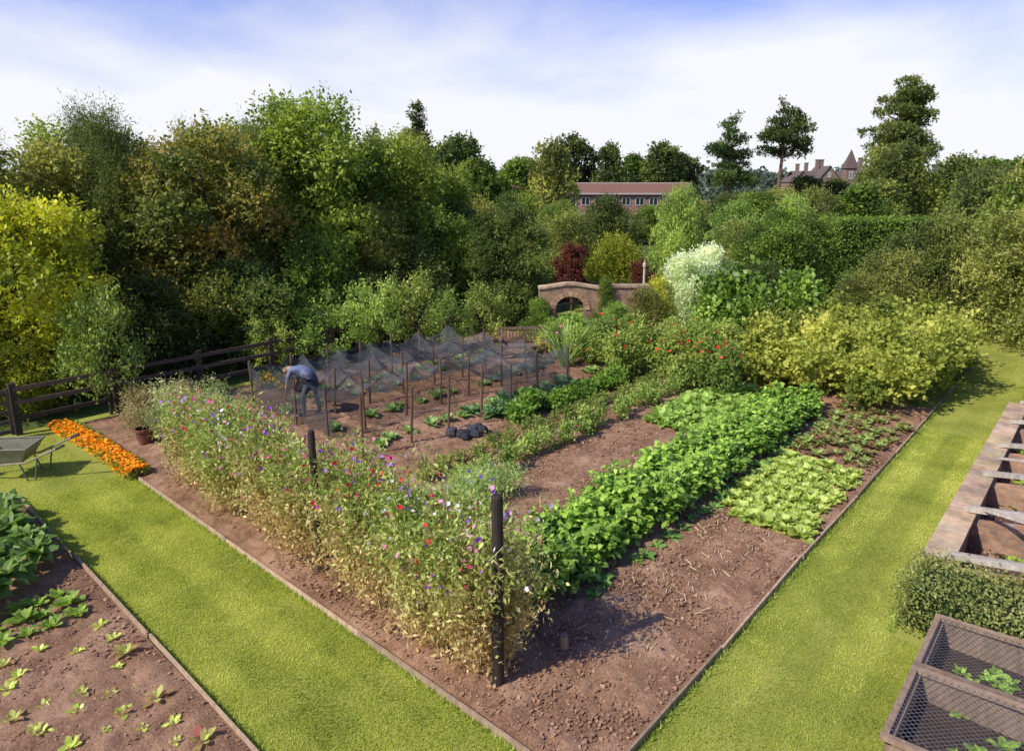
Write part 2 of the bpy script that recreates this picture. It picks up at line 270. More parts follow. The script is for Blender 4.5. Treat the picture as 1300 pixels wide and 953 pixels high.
for nm,k,X,Y,h,r in [('bronze_cotinus_shrub','shrubr',2.6,30,2.4,1.1),('golden_shrub','shruby',4.6,31,2.7,1.4),('bronze_cotinus_shrub','shrubr',5.5,29,1.8,.8),('variegated_dogwood_shrub','shrubw',6.6,25.5,2.4,1.4),('variegated_dogwood_shrub','shrubw',7.6,26.5,2.6,1.2),
    ('viburnum_shrub','shrubl',.6,33,3.4,2.0),('viburnum_shrub','shrubo',3,37,3.4,2.2),('viburnum_shrub','shrubo',-1.8,35,4.0,2.0),('viburnum_shrub','shrubd',5.6,40,3.9,2.0),('laurel_shrub','shrubd',6.2,46,4.1,1.6),('viburnum_shrub','shrubl',-3.6,42,4.5,2.2),('viburnum_shrub','shrub',.5,44,4.3,2.2),('viburnum_shrub','shrubo',10.5,32,3.2,1.8),('viburnum_shrub','shrub',14.3,36,3.7,1.8),('viburnum_shrub','shrubl',17,42,4.2,2.0),('viburnum_shrub','shrubo',20,46,4.5,2.2),('laurel_shrub','shrubd',14,46,4.2,2.0),
    ('viburnum_shrub','shrubl',4,56,3.6,2.6),('viburnum_shrub','shrubo',8,60,3.3,2.6),('viburnum_shrub','shrub',12.5,62,3.1,2.6),('viburnum_shrub','shrubo',17,62,3.3,2.6),('viburnum_shrub','shrub',22,64,4.2,3.0),('viburnum_shrub','shrubo',27,70,4.4,3.2),
    ('magnolia_shrub','shrub',10.4,26.5,3.4,1.9),('magnolia_shrub','shrub',12.4,28,3.6,1.7),('bay_shrub','shrubd',8.9,24.4,2.2,1.2),('tamarisk_shrub','shrubo',13.2,23.4,2.6,1.5),('tamarisk_shrub','shrubd',14.6,25.5,3.0,1.6),('tamarisk_shrub','shrubo',11.6,22.6,2.0,1.2),
    ('privet_shrub','shrubo',16.2,21.5,4.1,2.2),('privet_shrub','shrub',18,24,5.0,2.4),('privet_shrub','shrubo',20.5,27,5.5,2.6),('privet_shrub','shrubo',15.6,24.6,3.7,1.8),('privet_shrub','shrubd',23,34,5.3,2.6),('laurel_shrub','shrubd',-8,32,4,2.2),
    ('hebe_shrub','shrubl',3.4,21.9,1.25,.7),('hebe_shrub','shrubo',4.3,21.8,1.7,.8),('golden_shrub','shruby',4.9,22.6,1.9,.7),('hebe_shrub','shrub',.85,22.2,1.3,.55),('climbing_rose','shrub',3.1,22.55,1.9,.45)]:
    T(nm,k,X,Y,h,r,*S)
mb=MB(); BC=[];BR=[]
for i in range(230):
    a=math.radians(rng.uniform(-48,48)); d=rng.uniform(170,300); r=rng.uniform(5,9); hh=rng.uniform(2.5,5.5)
    BC.append((d*math.sin(a),d*math.cos(a),hh)); BR.append((r,r,rng.uniform(3.5,5)))
cloud(mb,BC,BR,9000,5,1.5,1.5,1.1,[(.05,.07,.05),(.08,.10,.06),(.12,.135,.075)]); mb.obj('distant_trees',[LEAF])
# ---------------------------------------------------------------- ground
mb=MB(); R=1500; mb.quads([[(-R,-R,-.06),(R,-R,-.06),(R,R,-.06),(-R,R,-.06)]],(1,1,1)); mb.obj('ground',[FIELD])
mb=MB(); mb.quads([[(-12,-6,0),(30,-6,0),(30,16.6,0),(-12,16.6,0)]],(1,1,1)); mb.obj('lawn',[LAWN],rot=A)
def soil(name,x0,x1,y0,y1,step,amp,z):
    nx=int((x1-x0)/step)+1; ny=int((y1-y0)/step)+1; X,Y=np.meshgrid(np.linspace(x0,x1,nx),np.linspace(y0,y1,ny),indexing='ij')
    Z=z+amp*(vnoise(X,Y,1.3)-.5)+amp*.8*(vnoise(X,Y,6,1)-.5)+amp*.8*(vnoise(X,Y,17,2)-.5)+amp*.2*np.sin(Y*2*math.pi/.31+2*vnoise(X,Y,1,8))
    e=np.minimum(np.minimum(X-x0,x1-X),np.minimum(Y-y0,y1-Y)); Z=z*.6+(Z-z*.6)*np.clip(e/.15,0,1)
    me=bpy.data.meshes.new(name); V=np.stack([X,Y,Z],-1).reshape(-1,3); i=np.arange(nx*ny).reshape(nx,ny)
    F=np.stack([i[:-1,:-1],i[1:,:-1],i[1:,1:],i[:-1,1:]],-1).reshape(-1,4)
    me.vertices.add(len(V)); me.vertices.foreach_set('co',V.reshape(-1)); me.loops.add(F.size); me.loops.foreach_set('vertex_index',F.reshape(-1).astype(np.int32)); me.polygons.add(len(F)); me.polygons.foreach_set('loop_start',np.arange(0,F.size,4,dtype=np.int32)); me.update(calc_edges=True)
    me.polygons.foreach_set('use_smooth',np.ones(len(F),bool)); me.materials.append(SOIL); return put(name,me,rot=A)
soil('vegetable_bed_soil',3.97,17.5,2.67,16.2,.035,.035,.05)
soil('seedling_bed_soil',-3,2.33,2.5,12.7,.04,.035,.05)
def clods(mb,n,x0,x1,y0,y1,smin,smax):
    P=np.stack([rng.uniform(x0,x1,n),rng.uniform(y0,y1,n),rng.uniform(.042,.058,n)],1); sz=smin+(smax-smin)*rng.random(n)**6
    v=np.array([[-1,-1,-1],[1,-1,-1],[1,1,-1],[-1,1,-1],[-1,-1,1],[1,-1,1],[1,1,1],[-1,1,1]],float)*.5; f=[[0,1,5,4],[1,2,6,5],[2,3,7,6],[3,0,4,7],[4,5,6,7]]
    V=v[None]+rng.normal(0,.17,(n,8,3)); a=rng.random(n)*6.3; c,s=np.cos(a)[:,None],np.sin(a)[:,None]; V=np.stack([V[...,0]*c-V[...,1]*s,V[...,0]*s+V[...,1]*c,V[...,2]*.7],-1)
    V=V*sz[:,None,None]+P[:,None,:]; C=palc([(.17,.095,.055),(.31,.18,.105),(.50,.33,.205)],rng.normal(.5,.2,n))
    mb.quads(V[:,f].reshape(-1,4,3),np.repeat(C,5,0))
mb=MB(); clods(mb,56000,4.05,10,2.72,8,.006,.034); clods(mb,16000,10,17,2.72,12,.012,.05); clods(mb,15000,0,2.3,5,12.6,.007,.033); clods(mb,6000,5,12,8,15,.015,.05)
mb.obj('soil_clods',[mattemat('clod',.95,(30,30,30),.3,.4,.1)],rot=A)
mb=MB(); w=(.42,.30,.19)
def edge(p0,p1):
    p0=np.array(p0,float);p1=np.array(p1,float);L=np.linalg.norm(p1-p0);n=max(1,int(L/2.4))
    for i in range(n):
        a=p0+(p1-p0)*i/n; b=p0+(p1-p0)*(i+.995)/n; z=.03+rng.uniform(-.008,.008)
        j=rng.normal(0,.008,2); beam(mb,(*(a+j),z),(*(b-j),z+rng.uniform(-.008,.008)),.024,.09,np.array(w)*rng.uniform(.6,1.15))
        beam(mb,(*(a),0.02),(*(a),.065),.04,.04,np.array(w)*.8)
edge((3.95,2.65),(24,2.65)); edge((3.95,2.65),(3.95,12.2)); edge((2.35,2.5),(2.35,12.7)); edge((2.35,12.7),(-3,12.7)); mb.obj('timber_bed_edging',[WOOD],rot=A)
mb=MB()
def blades(n,x0,x1,y0,y1,st):
    P=np.stack([rng.uniform(x0,x1,n),rng.uniform(y0,y1,n),np.zeros(n)],1)
    q=P[:,0] if st==0 else P[:,1]; sg=np.tanh(4*np.sin((q-(2.37 if st==0 else 1.33))*2*math.pi/.78))
    D=unit(np.stack([rng.normal(0,.5,n)+(.4*sg if st else 0),rng.normal(0,.5,n)+(.4*sg if not st else 0),np.ones(n)],1))
    C=palc([(.12,.155,.022),(.22,.25,.038),(.35,.355,.085)],.5+.12*sg+.6*(vnoise(P[:,0],P[:,1],.9,4)-.5)+.45*(vnoise(P[:,0],P[:,1],4,5)-.5)+.25*(vnoise(P[:,0],P[:,1],14,6)-.5)+rng.normal(0,.18,n))
    leaves(mb,P,D,unit(rng.normal(size=(n,3))),rng.uniform(.014,.03,n),rng.uniform(.006,.010,n),C)
blades(110000,2.37,3.93,2.6,12.7,0); blades(75000,2.4,16,1.3,2.63,1); blades(25000,0.5,3.6,12.7,16.3,0); blades(20000,12,24,1.0,2.63,1); blades(30000,2.4,8,.5,1.3,1)
for (x0,x1,y0,y1,n) in [(3.88,3.94,2.6,12.5,1800),(2.37,2.42,2.6,12.7,1500),(4,20,2.57,2.63,2500),(8,17,1.34,1.39,1500)]:
    P=np.stack([rng.uniform(x0,x1,n),rng.uniform(y0,y1,n),np.zeros(n)],1); leaves(mb,P,unit(rng.normal(0,.5,(n,3))+[0,0,1]),rng.normal(size=(n,3)),rng.uniform(.04,.08,n),.01,palc([(.08,.13,.015),(.16,.22,.03),(.3,.31,.09)],rng.random(n)))
mb.obj('grass',[BLADE],rot=A)
# ---------------------------------------------------------------- crops
def rosettes(mb,C0,nl,L,W,t0,t1,pal,droop=.5,cup=.25,ruf=.02,bias=0.,zlift=.05):
    for c in C0:
        n=nl; az=rng.random()*6.3+np.arange(n)*2.399; f=np.linspace(0,1,n); sc=rng.uniform(.65,1.15)
        P=np.tile(np.array([c[0],c[1],zlift+(c[2] if len(c)>2 else 0)]),(n,1))+np.stack([np.cos(az),np.sin(az),0*az],1)*.01
        leaf3(mb,P,az,t0+(t1-t0)*f+rng.normal(0,.1,n),L*sc*(1-.45*f)*rng.uniform(.85,1.15,n),W*sc*(1-.35*f),palc(pal,.35+bias+.45*f+rng.normal(0,.12,n)),droop,cup,ruf)
PL=[(.15,.22,.03),(.29,.37,.065),(.46,.52,.16)]
mb=MB(); cs=[(9.55+i*.235+rng.normal(0,.03),2.92+j*.235+rng.normal(0,.03)) for i in range(13) for j in range(6) if rng.random()>.04 and not(i==0 and j>4)]
rosettes(mb,cs,15,.22,.18,.3,1.4,PL,.4,.3,.022); mb.obj('lettuce_patch',[LEAF],rot=A)
mb=MB(); cs=[(12.85+i*.24+rng.normal(0,.06),2.9+j*.3+rng.normal(0,.05)) for i in range(15) for j in range(5) if rng.random()>.12]
PBEET=[(.16,.02,.03),(.12,.12,.035),(.22,.31,.06)]
rosettes(mb,cs,11,.27,.10,.8,1.45,PBEET,.7,.1,.015,bias=-.03); mb.obj('beetroot_patch',[LEAFG],rot=A)
def leafyrow(mb,x0,x1,y0,y1,h,n,L,W,pal,dens=1,stalk=(.16,.26,.06),gap=.42):
    pc=[(x,y) for x in np.arange(x0,x1,gap) for y in np.arange(y0,y1+.01,gap*1.3)]; per=int(n/len(pc))
    for (x,y) in pc:
        x+=rng.normal(0,.06);y+=rng.normal(0,.06); hh=h*rng.uniform(.65,1.25); m=per//5; pt=rng.normal(0,.1)
        az=rng.random(m)*6.3; el=rng.uniform(.35,1.5,m); ln=hh*rng.uniform(.6,1.2,m)*(.75+.25*np.sin(el))
        tip=np.stack([x+np.cos(az)*np.cos(el)*ln*.85,y+np.sin(az)*np.cos(el)*ln*.85,.05+np.sin(el)*ln],1); b=np.tile(np.array([x,y,.05]),(m,1))
        ribbons(mb,b,tip,.012,stalk)
        for q in range(5):
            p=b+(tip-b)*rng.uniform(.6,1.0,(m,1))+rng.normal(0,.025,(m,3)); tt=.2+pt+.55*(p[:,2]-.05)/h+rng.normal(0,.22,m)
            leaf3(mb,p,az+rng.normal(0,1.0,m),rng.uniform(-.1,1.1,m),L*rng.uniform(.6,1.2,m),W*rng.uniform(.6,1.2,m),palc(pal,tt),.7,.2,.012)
mb=MB(); PC=[(.04,.085,.012),(.125,.21,.026),(.27,.38,.06)]
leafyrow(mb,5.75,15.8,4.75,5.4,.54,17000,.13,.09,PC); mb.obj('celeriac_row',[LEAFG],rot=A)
mb=MB(); cs=[(6+i*.33+rng.normal(0,.05),4.26+rng.normal(0,.05)) for i in range(28) if rng.random()>.15]
rosettes(mb,cs,8,.22,.10,.35,1.1,[(.05,.10,.02),(.10,.19,.04),(.2,.3,.07)],.6,.1,.012); mb.obj('radish_row',[LEAF],rot=A)
mb=MB(); cs=[(12.4+i*.3+rng.normal(0,.05),6.05+j*.34+rng.normal(0,.05)) for i in range(13) for j in range(4)]
rosettes(mb,cs,13,.33,.2,.6,1.45,[(.11,.18,.03),(.21,.32,.055),(.34,.45,.11)],.5,.2,.03); mb.obj('chard_patch',[LEAF],rot=A)
def bushrow(name,pts,r,h,ns,L,W,pal,fcol=None,nf=0,fr=.03,bias=0,mat=None,up=.5,tw=.15,fz=.35,k=6,fex=(1.,1.25)):
    mb=MB(); BC=[];BR=[]
    for p in pts:
        hh=h*rng.uniform(.7,1.18); rr=r*rng.uniform(.75,1.2)
        for q in range(3):
            BC.append((p[0]+rng.normal(0,rr*.35),p[1]+rng.normal(0,rr*.35),.04+hh*(.25+.22*q))); BR.append((rr*.8,rr*.8,hh*.32))
    cloud(mb,BC,BR,ns,k,tw,L,W,pal,up=up,bias=bias,inner=.3)
    if fcol is not None and nf:
        BCa=np.array(BC);BRa=np.array(BR); i=rng.integers(0,len(BC),nf); d=unit(rng.normal(size=(nf,3))); d[:,2]=np.abs(d[:,2])*1; P=BCa[i]+d*BRa[i]*rng.uniform(*fex,(nf,1)); keep=P[:,2]>h*fz; P=P[keep]; d=d[keep]
        fc=np.array(fcol)[rng.integers(0,len(fcol),len(P))]*rng.uniform(.7,1.1,(len(P),1)); flowers(mb,P,d+[0,-.1,.6],fr*rng.uniform(.7,1.2,len(P)),fc,6,1)
        ribbons(mb,P-np.array([0,0,.2]),P,.008,pal[1])
    return mb.obj(name,[mat or LEAF,PETAL],rot=A)
PM=[(.08,.12,.025),(.17,.22,.045),(.29,.34,.09)]
bushrow('zinnia_row',[(7.5+i*.46,7.75+rng.normal(0,.06)) for i in range(18)],.17,.42,1700,.07,.035,PM,[(.5,.1,.12),(.6,.25,.1)],60,.03)
bushrow('phlox_row',[(7.2+i*.46,8.45+rng.normal(0,.06)) for i in range(18)],.15,.3,1200,.065,.03,PM)
bushrow('carrot_row',[(6.2+i*.3,7.1+rng.normal(0,.12)) for i in range(6)],.28,.55,1800,.09,.012,[(.12,.18,.05),(.24,.32,.1),(.34,.42,.17)],up=1,tw=.3)
bushrow('potato_row',[(10.6+i*.5,9.15+rng.normal(0,.1)) for i in range(9)],.28,.42,1800,.11,.07,PBG)
mb=MB()
for t0 in (10.4,11.8,13.4,14.1):
    cs=[(7.6+i*.48+rng.normal(0,.08),t0+rng.normal(0,.08)) for i in range(17) if rng.random()>.25]
    rosettes(mb,cs,12,.28,.16,.5,1.45,[(.06,.12,.035),(.14,.22,.065),(.25,.35,.11)],.35,.25,.02)
mb.obj('cabbage_rows',[LEAF],rot=A)
mb=MB(); cs=[(10.3+i*.6+rng.normal(0,.1),9.75+j*.5+rng.normal(0,.1)) for i in range(6) for j in range(2)]
rosettes(mb,cs,16,.46,.2,.5,1.45,[(.035,.08,.025),(.08,.15,.05),(.16,.26,.10)],.4,.2,.03); mb.obj('broccoli_patch',[LEAF],rot=A)
mb=MB(); n=3000; u=rng.random(n); P=np.stack([3.78+.42*rng.random(n)-.25*(u>.6)*(u-.6),12.3+3.9*u,.05+.12*rng.random(n)],1)
leaves(mb,P,rng.normal(size=(n,3))+[0,0,.7],rng.normal(size=(n,3))+[0,0,1],.07,.035,palc(PG,rng.random(n)))
n=1500; u=rng.random(n); w=rng.random(n); P=np.stack([3.76+.46*w-.3*np.clip(u-.5,0,1),12.3+3.9*u,.17+.05*rng.random(n)-.12*(2*np.abs(w-.5))**4],1)
flowers(mb,P,rng.normal(0,.35,(n,3))+[0,0,1],rng.uniform(.022,.04,n),palc([(.5,.17,.005),(.8,.33,.01),(.85,.5,.03)],rng.random(n)),6,1); mb.obj('marigold_border',[LEAF,PETAL],rot=A)
mb=MB()
cs=[(.4+i*.27+rng.normal(0,.06),5.2+j*.33+rng.normal(0,.05)) for i in range(7) for j in range(10) if rng.random()>.22]
for i0 in range(3): rosettes(mb,cs[i0::3],6+i0,.09+.025*i0,.05+.01*i0,.4,1.2,PL if i0<2 else [(.2,.06,.05),(.22,.22,.06),(.3,.36,.09)],.3,.1,.006)
mb.obj('lettuce_seedlings',[LEAF],rot=A)
mb=MB(); cs=[(.5+i*.24+rng.normal(0,.03),8.6+j*.3+rng.normal(0,.03)) for i in range(7) for j in range(3)]
rosettes(mb,cs,10,.2,.11,.7,1.4,[(.08,.16,.02),(.17,.28,.04),(.3,.42,.08)],.5,.15,.012); mb.obj('spinach_patch',[LEAF],rot=A)
mb=MB(); cs=[(1.9,10.1),(1.95,10.6),(1.85,11.1),(1.9,11.6),(1.5,9.75),(1.5,10.3),(1.45,10.9),(1.2,9.5),(2.0,12.1)]
rosettes(mb,cs,26,.42,.16,.2,1.4,[(.04,.09,.02),(.09,.17,.035),(.19,.28,.06)],.7,.2,.03,zlift=.3)
for c in cs: tube(mb,[(c[0],c[1],.02),(c[0],c[1],.35)],.02,(.2,.28,.1))
mb.obj('kale_plants',[LEAF],rot=A)
# ---------------------------------------------------------------- sweet peas
def sweetpeas(name,cl,ns,s0):
    mb=MB(); STR=np.array([(.20,.14,.05),(.40,.30,.12),(.52,.43,.21)]); GRN=np.array([(.09,.14,.025),(.22,.29,.06),(.38,.44,.13)]); cl=np.array(cl)
    wt=np.where(cl<5.3,1.5,1.0); i=rng.choice(len(cl),ns,p=wt/wt.sum()); ch=rng.uniform(.85,1.08,len(cl)); t=cl[i]+rng.normal(0,.15,ns); s=s0+rng.normal(0,.16,ns); H=rng.uniform(1.45,1.98,ns)*ch[i]*(1-.022*(t-4.3)) -.3*np.abs(t-cl[i])/.3
    cg=rng.normal(0,.22,len(cl))
    P=np.stack([s,t,np.full(ns,.04)],1); nod=18; vel=rng.normal(0,.012,(ns,2))
    for j in range(nod):
        vel=vel*.85+rng.normal(0,.014,(ns,2)); Q=P.copy(); Q[:,:2]+=vel-.02*(P[:,:2]-np.stack([np.full(ns,s0),cl[i]],1)); Q[:,2]+=H/nod
        z=Q[:,2]/1.8; g=np.clip(z*1.7-.4+cg[i]+rng.normal(0,.28,ns),0,1)[:,None]; tt=rng.random(ns)
        col=palc(STR,tt)*(1-g)+palc(GRN,tt)*g
        ribbons(mb,P,Q,.008,col*.9)
        for q in range(6 if j>2 else 3):
            pp=Q+rng.normal(0,1,(ns,3))*[.07,.07,.04]; sc=rng.uniform(.5,1.25,ns); c2=np.clip(col*rng.uniform(.7,1.3,(ns,1)),0,.7)
            leaves(mb,pp,rng.normal(size=(ns,3))+[0,0,.25],rng.normal(size=(ns,3)),.072*sc,.03*sc,c2)
        m=rng.random(ns)<.35
        if m.any(): ribbons(mb,Q[m],Q[m]+rng.normal(0,.06,(m.sum(),3)),.006,col[m])
        fm=(z>.6)&(rng.random(ns)<np.where(z>.8,.42,.13))
        if fm.any():
            FC=np.array([(.80,.05,.25),(.90,.35,.55),(.36,.08,.6),(.85,.75,.8),(.80,.03,.05),(.45,.2,.75),(.85,.12,.38)]); k=fm.sum()
            pp=Q[fm]+rng.normal(0,1,(k,3))*[.11,.09,.08]; fi=(rng.integers(0,4,k)+(t[fm]*1.7).astype(int))%7; flowers(mb,pp,rng.normal(size=(k,3))+[-.2,-.6,.3],rng.uniform(.022,.038,k),FC[fi],5,1)
        P=Q
    for c in np.arange(cl[0]-.1,cl[-1]+.2,.33):
        tube(mb,[(s0+rng.normal(0,.05),c,.02),(s0+rng.normal(0,.06),c+rng.normal(0,.05),1.8)],.007,(.34,.27,.14),0,5)
    mb.obj(name,[LEAF,PETAL],rot=A)
sweetpeas('sweet_pea_row',[4.42,4.7,5.0,5.3,5.6,6.25,6.6,6.95,7.7,8.05,8.75,9.1,9.8,10.15,10.9,11.3],930,4.6)
def post(name,s,t,h,r,c=(.04,.03,.024)):
    mb=MB(); tube(mb,[(0,0,-.05),(.005,0,h*.5),(0,0,h-.02),(0,0,h)],[r*1.04,r,r*.98,r*.8],c,0,12); x,y=G(s,t); return mb.obj(name,[WOOD],(x,y,0))
post('wooden_post',4.42,4.12,2.12,.058); post('wooden_post',4.4,7.3,2.0,.045); post('wooden_post',4.6,10.2,1.6,.04); post('wooden_stump',5.3,3.95,.2,.05,(.26,.18,.11)); post('wooden_stump',5.15,4.62,.24,.045,(.24,.17,.11))
mb=MB(); n=130; P=np.stack([rng.uniform(5.6,9.4,n),rng.uniform(3.1,4.1,n),np.full(n,.07)],1); a=rng.normal(.6,.6,n); ribbons(mb,P,P+np.stack([np.cos(a),np.sin(a),0*a+.1],1)*rng.uniform(.05,.16,(n,1)),.009,(.6,.48,.28)); mb.obj('straw_stubble',[WOOD],rot=A)
bushrow('cosmos_border',[(4.9+rng.random()*1.2,12.0+i*.25) for i in range(9)],.3,1.05,2400,.07,.02,[(.09,.12,.04),(.2,.24,.08),(.33,.35,.15)],[(.85,.8,.8),(.7,.1,.2),(.8,.5,.6)],170,.045,up=1,tw=.3,fz=.75)
bushrow('dried_perennials',[(4.8+rng.random()*1.2,14.2+i*.25) for i in range(7)],.35,.55,1600,.08,.025,[(.10,.10,.04),(.2,.18,.07),(.3,.27,.13)],up=.9,tw=.3)
bushrow('calendula_patch',[(7.9+rng.random()*.8,14.9+i*.22) for i in range(5)],.25,.4,900,.07,.03,PM,[(.85,.35,.02)],200,.04)
bushrow('dahlia_border',[(14.8+rng.random()*1.4,6.7+i*.22) for i in range(17)],.34,1.35,4800,.10,.05,PLG,[(.8,.03,.015),(.8,.06,.04),(.85,.12,.08)],210,.06,fz=.6,fex=(1.05,1.5),tw=.25)
bushrow('michaelmas_daisy_border',[(15.2+rng.random()*1.2,10.6+i*.25) for i in range(10)],.3,.9,2400,.1,.03,PLG,[(.5,.35,.7),(.85,.35,.5),(.8,.05,.03)],140,.045,up=.9,tw=.3)
bushrow('raspberry_canes',[(x+rng.normal(0,.15),y+rng.normal(0,.15)) for x in np.arange(16.6,23.2,.75) for y in (3.3,4.1,5.0,5.9,6.7)],.5,1.5,9500,.13,.085,[(.08,.115,.02),(.21,.25,.04),(.37,.39,.08)],up=.7,tw=.4,k=7,bias=.03)
bushrow('fig_bushes',[(19.2+rng.normal(0,.2),8.1+.12*i) for i in range(5)]+[(20.6+rng.normal(0,.25),6.9+.15*i) for i in range(5)],.62,2.35,2300,.2,.14,[(.04,.09,.012),(.10,.175,.025),(.19,.28,.045)],mat=LEAFG,tw=.35)
bushrow('currant_bushes',[(17.5+rng.random(),8.0+i*.4) for i in range(6)],.42,1.1,2400,.1,.06,PLG)
bushrow('currant_bushes',[(17.2+rng.random(),12+i*.4) for i in range(7)],.36,.8,2000,.1,.05,PLG)
PA=[(.07,.11,.022),(.18,.24,.045),(.34,.39,.10)]
for q in range(3): M['apple%d'%q]=treemesh('apple%d'%q,2.2,1.0,.4,11+2*q,520,7,.45,.10,.055,PA,bs=.27,up=.5,zs=.9,tr=.045,ext=(.35,1.15),bias=.08*(q-1))
for i,(X,Y,h,r) in enumerate([(-5.2,18.7,1.7,.85),(-4.0,19.2,2.2,.75),(-3.0,20.2,2.3,.85),(-1.9,20.1,1.8,.6),(-6.5,18.0,1.4,.6),(-.9,21.2,1.9,.75),(-5.9,20.0,1.9,.6)]):
    T('apple_tree','apple%d'%(i%3),X,Y,h,r,2.2,1.0)
T('willow_shrub','apple2',-9.0,14.6,2.6,.75,2.2,1.0)
mb=MB(); n=46; az=rng.random(n)*6.3; leaf3(mb,np.zeros((n,3))+rng.normal(0,.08,(n,3))*[1,1,0],az,rng.uniform(1.0,1.5,n),rng.uniform(.9,1.5,n),.07,palc([(.08,.14,.03),(.18,.26,.07),(.3,.38,.12)],rng.random(n)),.3,.3,.01); me=mb.mesh('phormium',[LEAF])
put('phormium_plant',me,(1.5,18.6,0)); put('phormium_plant',me,(2.4,19.4,0),2,(.95,.95,.95))
def hedge(name,x0,x1,y0,y1,h,n,L,W,pal,rot=0,loc=(0,0,0),j=.06):
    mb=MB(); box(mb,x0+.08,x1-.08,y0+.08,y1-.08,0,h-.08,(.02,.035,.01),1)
    ar=np.array([(x1-x0)*h,(x1-x0)*h,(y1-y0)*h,(y1-y0)*h,(x1-x0)*(y1-y0)]); f=rng.choice(5,n,p=ar/ar.sum()); X=rng.uniform(x0,x1,n);Y=rng.uniform(y0,y1,n);Z=rng.uniform(0,h,n); Nn=np.zeros((n,3))
    Y[f==0]=y0;Y[f==1]=y1;X[f==2]=x0;X[f==3]=x1;Z[f==4]=h; Nn[f==0,1]=-1;Nn[f==1,1]=1;Nn[f==2,0]=-1;Nn[f==3,0]=1;Nn[f==4,2]=1
    P=np.stack([X,Y,Z],1)+rng.normal(0,j,(n,3))+Nn*(vnoise(X+Z,Y+Z,3)[:,None]-.6)*j*2
    leaves(mb,P,Nn*.5+rng.normal(0,.7,(n,3)),Nn+rng.normal(0,.5,(n,3)),L*rng.uniform(.6,1.2,n),W*rng.uniform(.6,1.2,n),palc(pal,.45+.5*(vnoise(X,Z+Y,1.5)-.5)+rng.normal(0,.18,n)))
    return mb.obj(name,[LEAF,BARK],loc,rot)
hedge('clipped_yew_hedge',15.2,22,33,34.6,3.4,22000,.14,.08,PG)
hedge('clipped_hedge',18.2,27,-.4,.95,1.7,9000,.09,.05,PO,A)
hedge('cotoneaster_hedge',8.25,9.25,-1.4,1.32,.54,15000,.045,.028,[(.07,.09,.025),(.15,.165,.04),(.28,.27,.10)],A,j=.055)
# ---------------------------------------------------------------- fence
mb=MB(); c=np.array((.075,.055,.04))
def fpost(s,t,h=1.1): box(mb,s-.06,s+.06,t-.05,t+.05,-.05,h,c*rng.uniform(.8,1.3))
for s in np.arange(3.2,24,1.9): fpost(s,16.45)
for s in np.arange(-6,1.8,1.9): fpost(s,16.45)
for z in (.35,.68,.98):
    for s in np.arange(3.2,22.5,1.9): beam(mb,(s,16.39,z+rng.normal(0,.01)),(s+1.9,16.39,z+rng.normal(0,.01)),.035,.09,c*rng.uniform(.8,1.5))
    for s in np.arange(-6,1.6,1.9): beam(mb,(s,16.39,z),(s+1.9,16.39,z),.035,.09,c*rng.uniform(.8,1.5))
mb.obj('post_and_rail_fence',[WOOD],rot=A)
mb=MB()
for z in (.15,.35,.55,.75,.98): beam(mb,(1.7,16.3,z),(3.1,16.3,z),.03,.08,c*1.4)
for s in (1.73,3.07): beam(mb,(s,16.27,.08),(s,16.27,1.05),.06,.06,c*1.4)
beam(mb,(1.73,16.33,.15),(3.07,16.33,.98),.03,.07,c*1.3); mb.obj('field_gate',[WOOD],rot=A)
# ---------------------------------------------------------------- net cage
E=empty('netting_cage',rot=A); mb=MB(); HC=1.1
S0,S1=7.2,13.2; rows_t=(10.0,11.3,12.6,14.3)
for t in rows_t:
    for s in np.arange(S0,S1+.1,1.0):
        x=s+rng.normal(0,.05); y=t+rng.normal(0,.04); l=rng.normal(0,.03,2); h=HC*rng.uniform(.95,1.15)
        tube(mb,[(x,y,-.02),(x+l[0],y+l[1],h)],.027,(.14,.085,.055),0,7)
mb.obj('posts',[WOOD],parent=E)
def sheet(fn,nu,nv,name):
    U,Vv=np.meshgrid(np.linspace(0,1,nu),np.linspace(0,1,nv),indexing='ij'); P=np.stack(fn(U,Vv),-1); q=np.stack([P[:-1,:-1],P[1:,:-1],P[1:,1:],P[:-1,1:]],2).reshape(-1,4,3); m=MB(); m.quads(q,(1,1,1)); return m.obj(name,[NET],parent=E)
sag=lambda a,n:np.abs(np.sin(a*math.pi*n))**.8
wr=lambda u,v:.03*np.sin(u*37+v*11)+.02*np.sin(u*19-v*31)+.02*np.sin(u*71+v*53)
sheet(lambda u,v:(S0+.3+u*3.6,11.35+v*2.9,HC+.02-.30*sag(u,3.6)*1-.30*sag(v,2)+wr(u,v)),70,60,'net_top')
sheet(lambda u,v:(S0+u*3.9,14.35+.08*np.sin(u*25)+0*v,(HC-.25*sag(u,3.9))*(1-v)+.05),60,10,'net_side')
sheet(lambda u,v:(S0-.02+.16*v+.05*np.sin(u*30+v*3),11.35+u*2.95+0*v,(HC-.32*sag(u,2))*(1-v)+.05),50,10,'net_end')
sheet(lambda u,v:(10.8+u*2.4,9.95-.2*v+.06*np.sin(u*22+v*4),(HC+.05-.25*sag(u,2))*(1-v)+.05),50,12,'net_front')
sheet(lambda u,v:(10.8+u*2.4,10.0+v*4.2,HC+.04-.3*sag(u,2)*1-.3*sag(v,3)+wr(v,u)),50,60,'net_back_top')
mb=MB(); x0,y0=G(9.3,9.2)
for i in range(14):
    r=rng.uniform(.08,.16); p=np.array([rng.normal(0,.22),rng.normal(0,.14),r*.5]); th=np.linspace(0,math.pi,5); pts=[p+[0,0,-r*.8*math.cos(a)] for a in th]; tube(mb,pts,[r*max(.15,math.sin(a))*rng.uniform(.8,1.1) for a in th],np.array((.045,.045,.05))*rng.uniform(.7,1.6),0,7)
mb.obj('stone_pile',[STONE],(x0,y0,.04))
